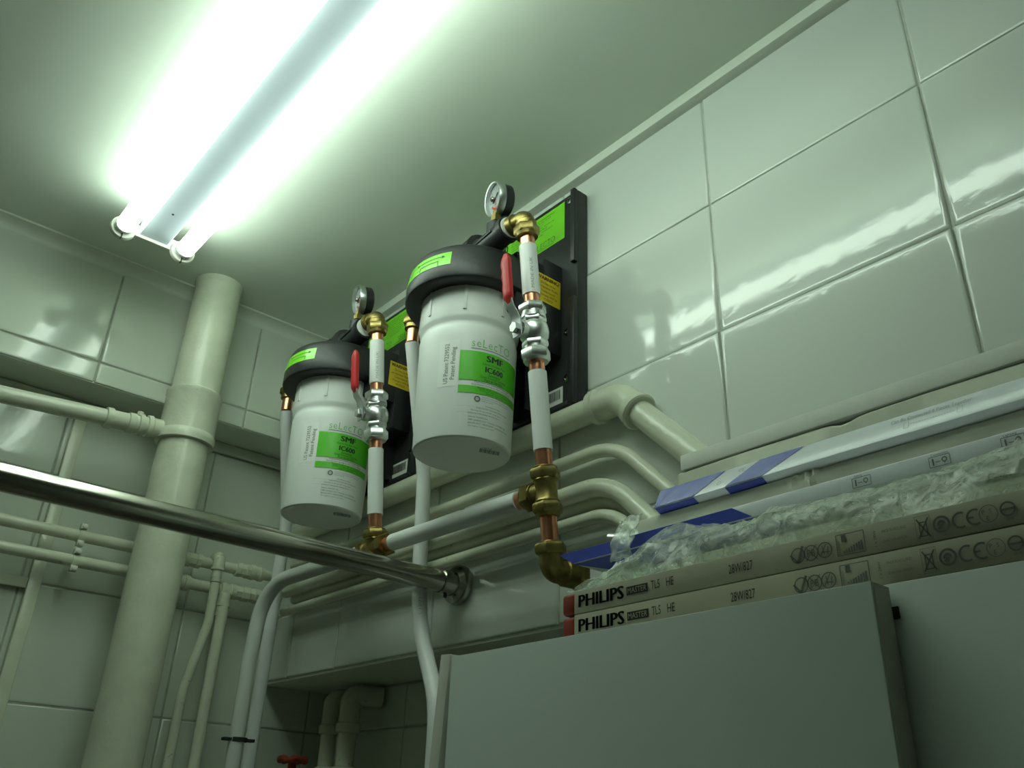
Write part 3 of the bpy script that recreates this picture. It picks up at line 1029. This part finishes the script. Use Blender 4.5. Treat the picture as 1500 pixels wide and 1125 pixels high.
# ------------------------------------------------------------------ outlet risers with ball valves
def riser(A, B, label, tail):
    A, B = V(*A), V(*B)
    d = (B - A).normalized()
    t = thing('valve_riser', label, 'pipe riser', B, 'copper outlet risers')
    at = lambda s: A + d * s
    # brass elbow on the filter's outlet
    b = MB()
    src = A + Vector((-.001, .0285, .0))
    b.lathe([(.0140, -.002), (.0165, -.001), (.0165, .009), (.0140, .010)], src, A - src, 28)
    b.tube(rounded([src + (A - src) * .2, A, at(.016)], .013), .0138)
    b.lathe([(.0138, .006), (.0155, .008), (.0155, .014)], A, d, 28)
    b.hexn(at(.0135), at(.0290), .0190, ref=(1, .3, 0))
    b.lathe([(.0170, .028), (.0160, .033), (.0120, .034)], A, d, 28)
    b.build('elbow', M_brass, t)
    for a_, b_ in ((.030, .052), (.127, .150), (.230, .253), (.3600, .392)):
        MB().cyl(at(a_), at(b_), .0110).build('copper_pipe', M_copper, t)
    for a_, b_, s_ in ((.0485, .1300, 1), (.2495, .3620, 2)):
        sl = MB().lathe([(.0118, 0), (.0128, 0), (.0128, b_ - a_), (.0118, b_ - a_)], at(a_), d, 32).build('pipe_sleeve', M_pipew, t)
        if s_ == 1:
            q = MB()
            up_ = -d
            ctr = at(.128)
            tc = Vector((-.62, -.78, 0))
            side = Vector((.78, -.62, 0))
            def fn(u, v):
                a = u / .013
                r = .0131
                return ctr + up_ * v + (tc * math.cos(a) + side * math.sin(a)) * r
            lay_text(q, 'MADE IN UK', fn, .004, .004, .0044, width=.050, rot=90)
            q.build('lettering', M_inkl, sl, smooth=False)
    # ball valve
    b = MB()
    rf = (.8, .5, 0)
    b.hexn(at(.1455), at(.1590), .0200, ref=rf)
    b.lathe([(.0165, .158), (.0165, .163), (.0180, .164), (.0180, .168)], A, d, 28)
    b.hexn(at(.1660), at(.1760), .0185, ref=(.3, .9, 0))
    b.lathe([(.0160, .175), (.0188, .178), (.0205, .184), (.0208, .190), (.0200, .197), (.0175, .202), (.0160, .204)], A, d, 36)
    b.hexn(at(.2020), at(.2130), .0185, ref=(.3, .9, 0))
    b.hexn(at(.2150), at(.2320), .0205, ref=rf)
    b.lathe([(.0165, .212), (.0165, .217)], A, d, 28)
    b.lathe([(.0185, .2315), (.0165, .2350), (.0120, .2352)], A, d, 28)
    vb = b.build('ball_valve', M_chrome, t)
    sn = Vector((-.99, .06, 0))
    sn = (sn - d * sn.dot(d)).normalized()
    wv = d.cross(sn).normalized()
    vc = at(.190)
    b = MB()
    b.cyl(vc + sn * .012, vc + sn * .026, .0115)
    b.cyl(vc + sn * .026, vc + sn * .036, .0055)
    b.hexn(vc + sn * .031, vc + sn * .038, .0082, ref=d)
    b.build('stem', M_chrome, vb)
    lv = MB()
    path = [(.029, .012), (.0295, 0), (.0295, -.012), (.032, -.022), (.038, -.030), (.0405, -.040), (.0410, -.108)]
    P, F = [], []
    for k, (o_, s_) in enumerate(path):
        wd = (.009, .0105, .0095, .0075, .0075, .0070, .0065)[k]
        for sx, th in ((-1, 0), (1, 0), (1, .0022), (-1, .0022)):
            P.append(vc + sn * (o_ + th) + d * s_ + wv * wd * sx)
    for k in range(len(path) - 1):
        for i in range(4):
            i2 = (i + 1) % 4
            F.append((k * 4 + i, k * 4 + i2, k * 4 + 4 + i2, k * 4 + 4 + i))
    F += [(3, 2, 1, 0), tuple(range(len(path) * 4 - 4, len(path) * 4))]
    lv.add(P, F)
    le = lv.build('lever', M_zinc, t, ang=50)
    g = MB()
    P, F = [], []
    nk = 22
    for k in range(nk + 1):
        f_ = k / nk
        s_ = -.036 - .078 * f_
        endr = min(1, f_ * 9, (1 - f_) * 9) ** .5 if 0 < f_ < 1 else .45
        wl = (.0088 + .0008 * math.sin(f_ * 26)) * endr
        wr = (.0088) * endr
        th = .0052 * endr
        o_ = .0412 - .002 * max(0, .15 - f_) / .15
        for i in range(12):
            a = 2 * PI * i / 12
            ca, sa = math.cos(a), math.sin(a)
            ww = wl if ca > 0 else wr
            P.append(vc + sn * (o_ + .001 + th * math.copysign(abs(sa) ** .7, sa)) + d * s_ + wv * ww * math.copysign(abs(ca) ** .7, ca))
    for k in range(nk):
        for i in range(12):
            i2 = (i + 1) % 12
            F.append((k * 12 + i, k * 12 + i2, k * 12 + 12 + i2, k * 12 + 12 + i))
    F += [tuple(range(12))[::-1], tuple(range(nk * 12, nk * 12 + 12))]
    g.add(P, F)
    g.build('red_grip', M_red, le)
    # tee at the foot
    b = MB()
    b.hexn(at(.3870), at(.4010), .0200, ref=rf)
    b.lathe([(.0155, .385), (.0170, .3865), (.0160, .388)], A, d, 28)
    b.lathe([(.0150, .400), (.0165, .403), (.0145, .406), (.0145, .428), (.0165, .431), (.0150, .434)], A, d, 32)
    tc_ = at(.4175)
    b.lathe([(.0140, 0), (.0140, .018), (.0160, .019), (.0160, .023)], tc_, ey, 28)
    b.hexn(tc_ + ey * .022, tc_ + ey * .036, .0200, ref=ez)
    b.lathe([(.0170, .0355), (.0150, .0395)], tc_, ey, 28)
    if tail:
        b.hexn(at(.4330), at(.4470), .0200, ref=rf)
        b.lathe([(.0165, .4465), (.0150, .4510)], A, d, 28)
        b.build('tee', M_brass, t)
        MB().cyl(at(.4480), at(.4900), .0110).build('copper_pipe', M_copper, t)
        b = MB()
        e0 = at(.5180)
        b.lathe([(.0140, .483), (.0170, .4855)], A, d, 28)
        b.hexn(at(.4850), at(.4990), .0205, ref=rf)
        b.lathe([(.0160, .498), (.0150, .503), (.0150, .506)], A, d, 28)
        dr = Vector((1, -.10, 0)).normalized()
        b.tube(rounded([at(.500), e0, e0 + dr * .024], .014), .0152)
        b.lathe([(.0150, .016), (.0172, .018), (.0172, .034)], e0, dr, 28)
        b.build('lower_elbow', M_brass, t)
        MB().hexn(e0 + dr * .033, e0 + dr * .048, .0195, ref=ez).build('tail_nut', M_brass, t)
    else:
        b.lathe([(.0140, 0), (.0140, .018), (.0160, .019), (.0160, .023)], tc_, -ey, 28)
        b.hexn(tc_ - ey * .022, tc_ - ey * .036, .0200, ref=ez)
        b.lathe([(.0165, .433), (.0001, .436)], A, d, 24)
        b.build('tee', M_brass, t)
    return tc_
tR = riser((.665, .790, .800), (.710, .783, .383), 'copper riser with red lever valve and long brass tail, on the nearer filter', True)
tL = riser((.665, 1.193, .807), (.710, 1.192, .400), 'copper riser with red lever valve ending at the steel rail, on the farther filter', False)
# manifold between the two tees and on to the floor
t = thing('manifold_pipe', 'white sleeved copper pipe linking the two brass tees', 'pipe', (tR + tL) / 2)
a_, b_ = tR + ey * .038, tL - ey * .038
dd = (b_ - a_).normalized()
MB().cyl(a_ - dd * .006, b_ + dd * .006, .0110).build('copper_pipe', M_copper, t)
MB().lathe([(.0120, 0), (.0132, 0), (.0132, (b_ - a_).length - .030), (.0120, (b_ - a_).length - .030)], a_ + dd * .014, dd, 32).build('pipe_sleeve', M_pipew, t)
def ppipe(name, label, pts, r, m, R=.05, group=None, cat='pipe', part='pipe_run'):
    P = rounded([V(*p) for p in pts], R)
    t = thing(name, label, cat, P[-1], group)
    MB().tube(P, r).build(part, m, t)
    return t
tl = tL - Vector((0, 0, CZ))
dp = ppipe('drop_pipe', 'grey-white plastic pipe bending down from the farther brass tee to the floor', [(tl.x, tl.y + .038, tl.z), (.672, 1.495, .376), (.668, 1.500, .24), (.677, 1.500, ZF)], .0130, M_pipeg, R=[.075, .3])
b = MB()
b.lathe([(.0132, 0), (.0152, 0), (.0152, .007), (.0132, .007)], V(.6712, 1.5000, .112), ez, 28)
b.box(V(.6850, 1.493, .113), V(.699, 1.507, .118), .001)
b.box(V(.6440, 1.493, .113), V(.658, 1.507, .118), .001)
b.build('black_band', M_rubber, dp)
ppipe('inlet_pipe', 'white plastic pipe dropping from the farther filter inlet, beside the bent grey pipe', [(.670, 1.527, .735), (.729, 1.570, .525), (.728, 1.570, ZF)], .0118, M_pipew, R=.2, group='filter inlet pipes')
ip = ppipe('inlet_pipe', 'white plastic pipe dropping between the two filters and bending behind the cabinet', [(.695, 1.117, .735), (.756, 1.136, .515), (.763, 1.1345, .337), (.762, 1.119, .262), (.742, 1.034, .148), (.742, 1.000, ZF)], .0118, M_pipew, R=[.2, .3, .3, .12], group='filter inlet pipes')
q = MB()
tcv, sdv = Vector((-.56, -.83, 0)), Vector((.83, -.56, 0))
def fnp(u, v):
    f_ = (v - .262) / (.337 - .262)
    ctr = V(.762, 1.119 + (1.132 - 1.119) * f_, v)
    a = u / .0118
    return ctr + (tcv * math.cos(a) + sdv * math.sin(a)) * .0121
lay_text(q, 'MADE IN UK 12/71', fnp, .002, .235, .0040, width=.075, rot=90)
q.build('lettering', M_inkl, ip, smooth=False)
for (x, y), lab in (((.670, 1.527), 'farther'), ((.695, 1.117), 'nearer')):
    t = thing('inlet_connector', 'short bright copper connector above the %s filter inlet pipe' % ('farther' if lab == 'farther' else 'nearer'), 'pipe', V(x, y, .735), 'copper inlet connectors')
    MB().cyl(V(x, y, .7352), V(x, y, .764), .0106).build('copper_pipe', M_copper, t)

# ------------------------------------------------------------------ painted pipes along the right wall
def wallpipe(z, x, yb, r, R, label, yend=1.655, elbow=False):
    zend = -.15
    P = rounded([V(x, yend, z), V(x, yb, z), V(x, yb - (z - zend), zend)], R, 16)
    t = thing('painted_pipe', label, 'pipe', V(x, yb, z), 'cream painted pipes along the tiled wall')
    MB().tube(P, r, 28).build('pipe_run', M_pipe, t)
    return t
t = wallpipe(.5310, .797, .731, .0180, .030, 'thick cream painted pipe with elbow fitting, highest along the tiled wall')
e = MB()
P = rounded([V(.797, .731 + .045, .5310), V(.797, .731, .5310), V(.797, .731 - .030, .5310 - .030)], .035, 14)
e.tube(P, .0225, 32)
e.lathe([(.0220, -.006), (.0245, -.004), (.0250, .006), (.0220, .008)], P[0], (P[1] - P[0]), 32)
e.lathe([(.0220, -.010), (.0250, -.008), (.0262, .004), (.0240, .006)], P[-1], (P[-1] - P[-2]), 32)
e.build('elbow_fitting', M_pipe, t)
wallpipe(.4665, .800, .744, .0095, .11, 'thin cream pipe, uppermost of the four bent ones along the tiled wall')
wallpipe(.4110, .790, .747, .0125, .11, 'thicker cream pipe between the thin bent ones along the tiled wall')
wallpipe(.3985, .8105, .760, .0086, .09, 'thin cream pipe tucked just under the thicker bent one')
wallpipe(.3700, .792, .744, .0088, .09, 'lowest cream pipe of the bent ones along the tiled wall')
b = thing('pipe_clip', 'small dark clip rack holding the cream wall pipes behind the white inlet pipe', 'pipe clip', V(.81, 1.085, .36))
for z, r in ((.4665, .0095), (.4110, .0125), (.3700, .0088)):
    MB().box(V(.803, 1.083, z - r - .0022), V(.8195, 1.093, z - r - .0002), .0004).build('clip_arm', M_black, b)

# ------------------------------------------------------------------ steel rail
t = thing('steel_rail', 'polished steel rail crossing the corner and ending at the wall flange', 'rail', V(0, 1.100, .337))
MB().cyl(V(X0 + .01, 1.100, .337), V(.792, 1.100, .337), .0165, 40).build('rail_tube', M_steel, t)
fl = MB()
fl.lathe([(.0175, 0), (.0185, .001), (.0190, .024), (.0290, .028), (.0310, .033), (.0310, .0400), (.0280, .0415)], V(.7775, 1.100, .337), ex, 44)
fo = fl.build('flange', M_steel, t)
MB().lathe([(.0030, 0), (.0030, .006)], V(.790, 1.100, .3195), -ez, 12).build('grub_screw', M_black, fo)

# ------------------------------------------------------------------ thick soil pipe and back wall pipes
t = thing('soil_pipe', 'thick cream painted pipe rising from floor to ceiling in the corner', 'pipe', V(.508, 1.600, ZF))
o0 = V(.508, 1.600, 0)
MB().lathe([(.0465, ZF), (.0465, .70)], o0, ez, 56).build('lower_length', M_pipe, t)
MB().lathe([(.0465, .690), (.0465, CE - .0005)], o0, ez, 56).build('upper_length', M_pipe, t)
MB().lathe([(.0470, .632), (.0545, .633), (.0550, .640), (.0545, .650), (.0520, .653), (.0515, .728), (.0530, .731), (.0530, .738), (.0480, .742)], o0, ez, 56).build('socket', M_pipe, t)
MB().lathe([(.0466, .985), (.0474, .990), (.0490, CE - .0005)], o0, ez, 56).build('ceiling_collar', M_pipe, t)
t = thing('branch_pipe', 'cream painted pipe entering the socket of the thick pipe from the left', 'pipe', V(.45, 1.60, .65))
bp = [V(X0 + .01, 1.600, .52), V(.19, 1.600, .622), V(.345, 1.600, .6425)]
bd = (V(.458, 1.6, .651) - V(.345, 1.6, .6425)).normalized()
MB().tube([V(X0 + .01, 1.600, .505), V(.36, 1.600, .6435)], .0152, 28).build('pipe_run', M_pipe, t)
f = MB()
f.lathe([(.0155, 0), (.0195, .001), (.0195, .012), (.0165, .013), (.0165, .040), (.0190, .041), (.0190, .052), (.0170, .053), (.0170, .058), (.0205, .059), (.0205, .067), (.0175, .068), (.0175, .074), (.0210, .075), (.0215, .083), (.0185, .086), (.0180, .106)], V(.357, 1.600, .6433), bd, 28)
f.lathe([(.006, 0), (.006, .008)], V(.415, 1.594, .662), ez, 12)
f.build('union_fitting', M_pipe, t)

def clip(parent, x, z, r):
    b = MB()
    b.lathe([(r + .0002, -.005), (r + .0022, -.005), (r + .0022, .005), (r + .0002, .005)], V(x, 1.712, z), ex, 24, close=True)
    b.box(V(x - .006, 1.698, z + r), V(x + .006, 1.7105, z + r + .010), .001)
    b.box(V(x - .006, 1.698, z - r - .010), V(x + .006, 1.7105, z - r), .001)
    c = b.build('clamp', M_pipe, parent)
    for k in (1, -1):
        MB().lathe([(.0042, 0), (.0042, .0018), (.002, .0028)], V(x, 1.698, z + k * (r + .005)), -ey, 14).build('screw_head', M_lampwhite, c)
def backpipe(z, x1, fits, label):
    t = thing('back_wall_pipe', label, 'pipe', V(.3, 1.712, z), 'pair of painted pipes on the back wall')
    MB().cyl(V(X0 + .01, 1.712, z), V(x1, 1.712, z), .0108, 28).build('pipe_run', M_pipe, t)
    clip(t, .396, z, .0108)
    for x, k in fits:
        f = MB()
        f.lathe([(.0112, -.016), (.0150, -.015), (.0155, -.006), (.0140, -.005), (.0140, .005), (.0155, .006), (.0150, .015), (.0112, .016)], V(x, 1.712, z), ex, 8 if k else 24)
        f.build('coupling', M_pipe, t)
    return t
up_ = backpipe(.4510, .955, ((.585, 0), (.610, 1), (.715, 1), (.745, 0), (.800, 1)), 'upper of two cream pipes clamped to the back wall behind the thick pipe')
lo_ = backpipe(.4045, .790, ((.595, 0), (.690, 0), (.715, 1), (.742, 1), (.770, 1)), 'lower of two cream pipes clamped to the back wall behind the thick pipe')
# thin drop pipes from those two
t = thing('thin_drop_pipe', 'thin cream pipe swan-necking down from the upper clamped pipe', 'pipe', V(.632, 1.70, ZF), 'thin drop pipes in the corner')
MB().tube(rounded([V(.655, 1.690, .466), V(.656, 1.690, .33), V(.632, 1.690, .205), V(.634, 1.700, ZF)], .12), .0090, 24).build('pipe_run', M_pipe, t)
f = MB()
f.tube(rounded([V(.655, 1.7105, .462), V(.655, 1.690, .462), V(.655, 1.690, .436)], .012), .0118, 24)
f.lathe([(.0118, 0), (.0132, .001), (.0132, .005), (.0100, .006), (.0100, .020)], V(.655, 1.690, .440), -ez, 24)
f.build('elbow_fitting', M_pipe, t)
MB().lathe([(.0092, 0), (.0094, 0), (.0094, .0012), (.0092, .0012)], V(.6553, 1.690, .410), ez, 24).build('paint_ring', M_black, t)
t = thing('thin_drop_pipe', 'straight cream pipe dropping from the tee on the lower clamped pipe', 'pipe', V(.683, 1.70, ZF), 'thin drop pipes in the corner')
MB().tube([V(.684, 1.7, .3935), V(.684, 1.700, ZF)], .0108, 24).build('pipe_run', M_pipe, t)
f = MB()
f.lathe([(.0120, 0), (.0125, .02), (.0150, .021), (.0150, .026), (.0125, .027), (.0125, .045)], V(.684, 1.704, .396), -ez, 24)
f.build('tee_socket', M_pipe, t)
ppipe('thin_drop_pipe', 'thin dull pipe behind the bent grey pipe and the white inlet pipe', [(.770, 1.640, .395), (.735, 1.610, .330), (.728, 1.605, ZF)], .0075, M_pipe, R=.06, group='thin drop pipes in the corner')

# ------------------------------------------------------------------ pipes in the low recess on the right
for y, r, lab in ((1.640, .0150, 'shadowed pipe with stacked collars in the low recess, farther from the cabinet'), (1.568, .0175, 'shadowed pipe with an elbow in the low recess, nearer the cabinet')):
    t = thing('recess_pipe', lab, 'pipe', V(.92, y, ZF), 'pipes in the low recess')
    MB().cyl(V(.92, y, ZF), V(.92, y, .205), r, 28).build('pipe_run', M_pipe, t)
    f = MB()
    f.lathe([(r, .150), (r * 1.35, .152), (r * 1.38, .166), (r * 1.15, .170), (r * 1.12, .205)], V(.92, y, 0), ez, 28)
    MB().lathe([(r, .060), (r * 1.45, .062), (r * 1.45, .090), (r, .092)], V(.92, y, 0), ez, 28).build('collar', M_pipe, t)
    f.tube(rounded([V(.92, y, .190), V(.92, y, .220), V(.976, y - .02, .220)], .02), r * 1.15, 28)
    f.build('elbow_fitting', M_pipe, t)
t = thing('handwheel_valve', 'rusty red valve handwheel at the bottom of the dark recess', 'valve', V(.86, 1.66, .07))
b = MB()
P = [V(.86 + .024 * math.cos(2 * PI * i / 48), 1.66 + .024 * math.sin(2 * PI * i / 48), .1015 + .0018 * math.sin(12 * PI * i / 48)) for i in range(49)]
b.tube(P, .0058, 12)
b.build('wheel_rim', M_redvalve, t)
for i in range(3):
    a = 2 * PI * i / 3
    MB().cyl(V(.86, 1.66, .098), V(.86 + .024 * math.cos(a), 1.66 + .024 * math.sin(a), .1015), .0034, 10).build('spoke', M_redvalve, t)
b = MB()
b.lathe([(.008, .085), (.008, .104), (.004, .107)], V(.86, 1.66, 0), ez, 16)
b.build('hub', M_redvalve, t)
MB().lathe([(.0105, ZF), (.0105, .02), (.018, .022), (.018, .05), (.008, .055), (.006, .090)], V(.86, 1.66, 0), ez, 20).build('valve_stem', M_pipe, t)
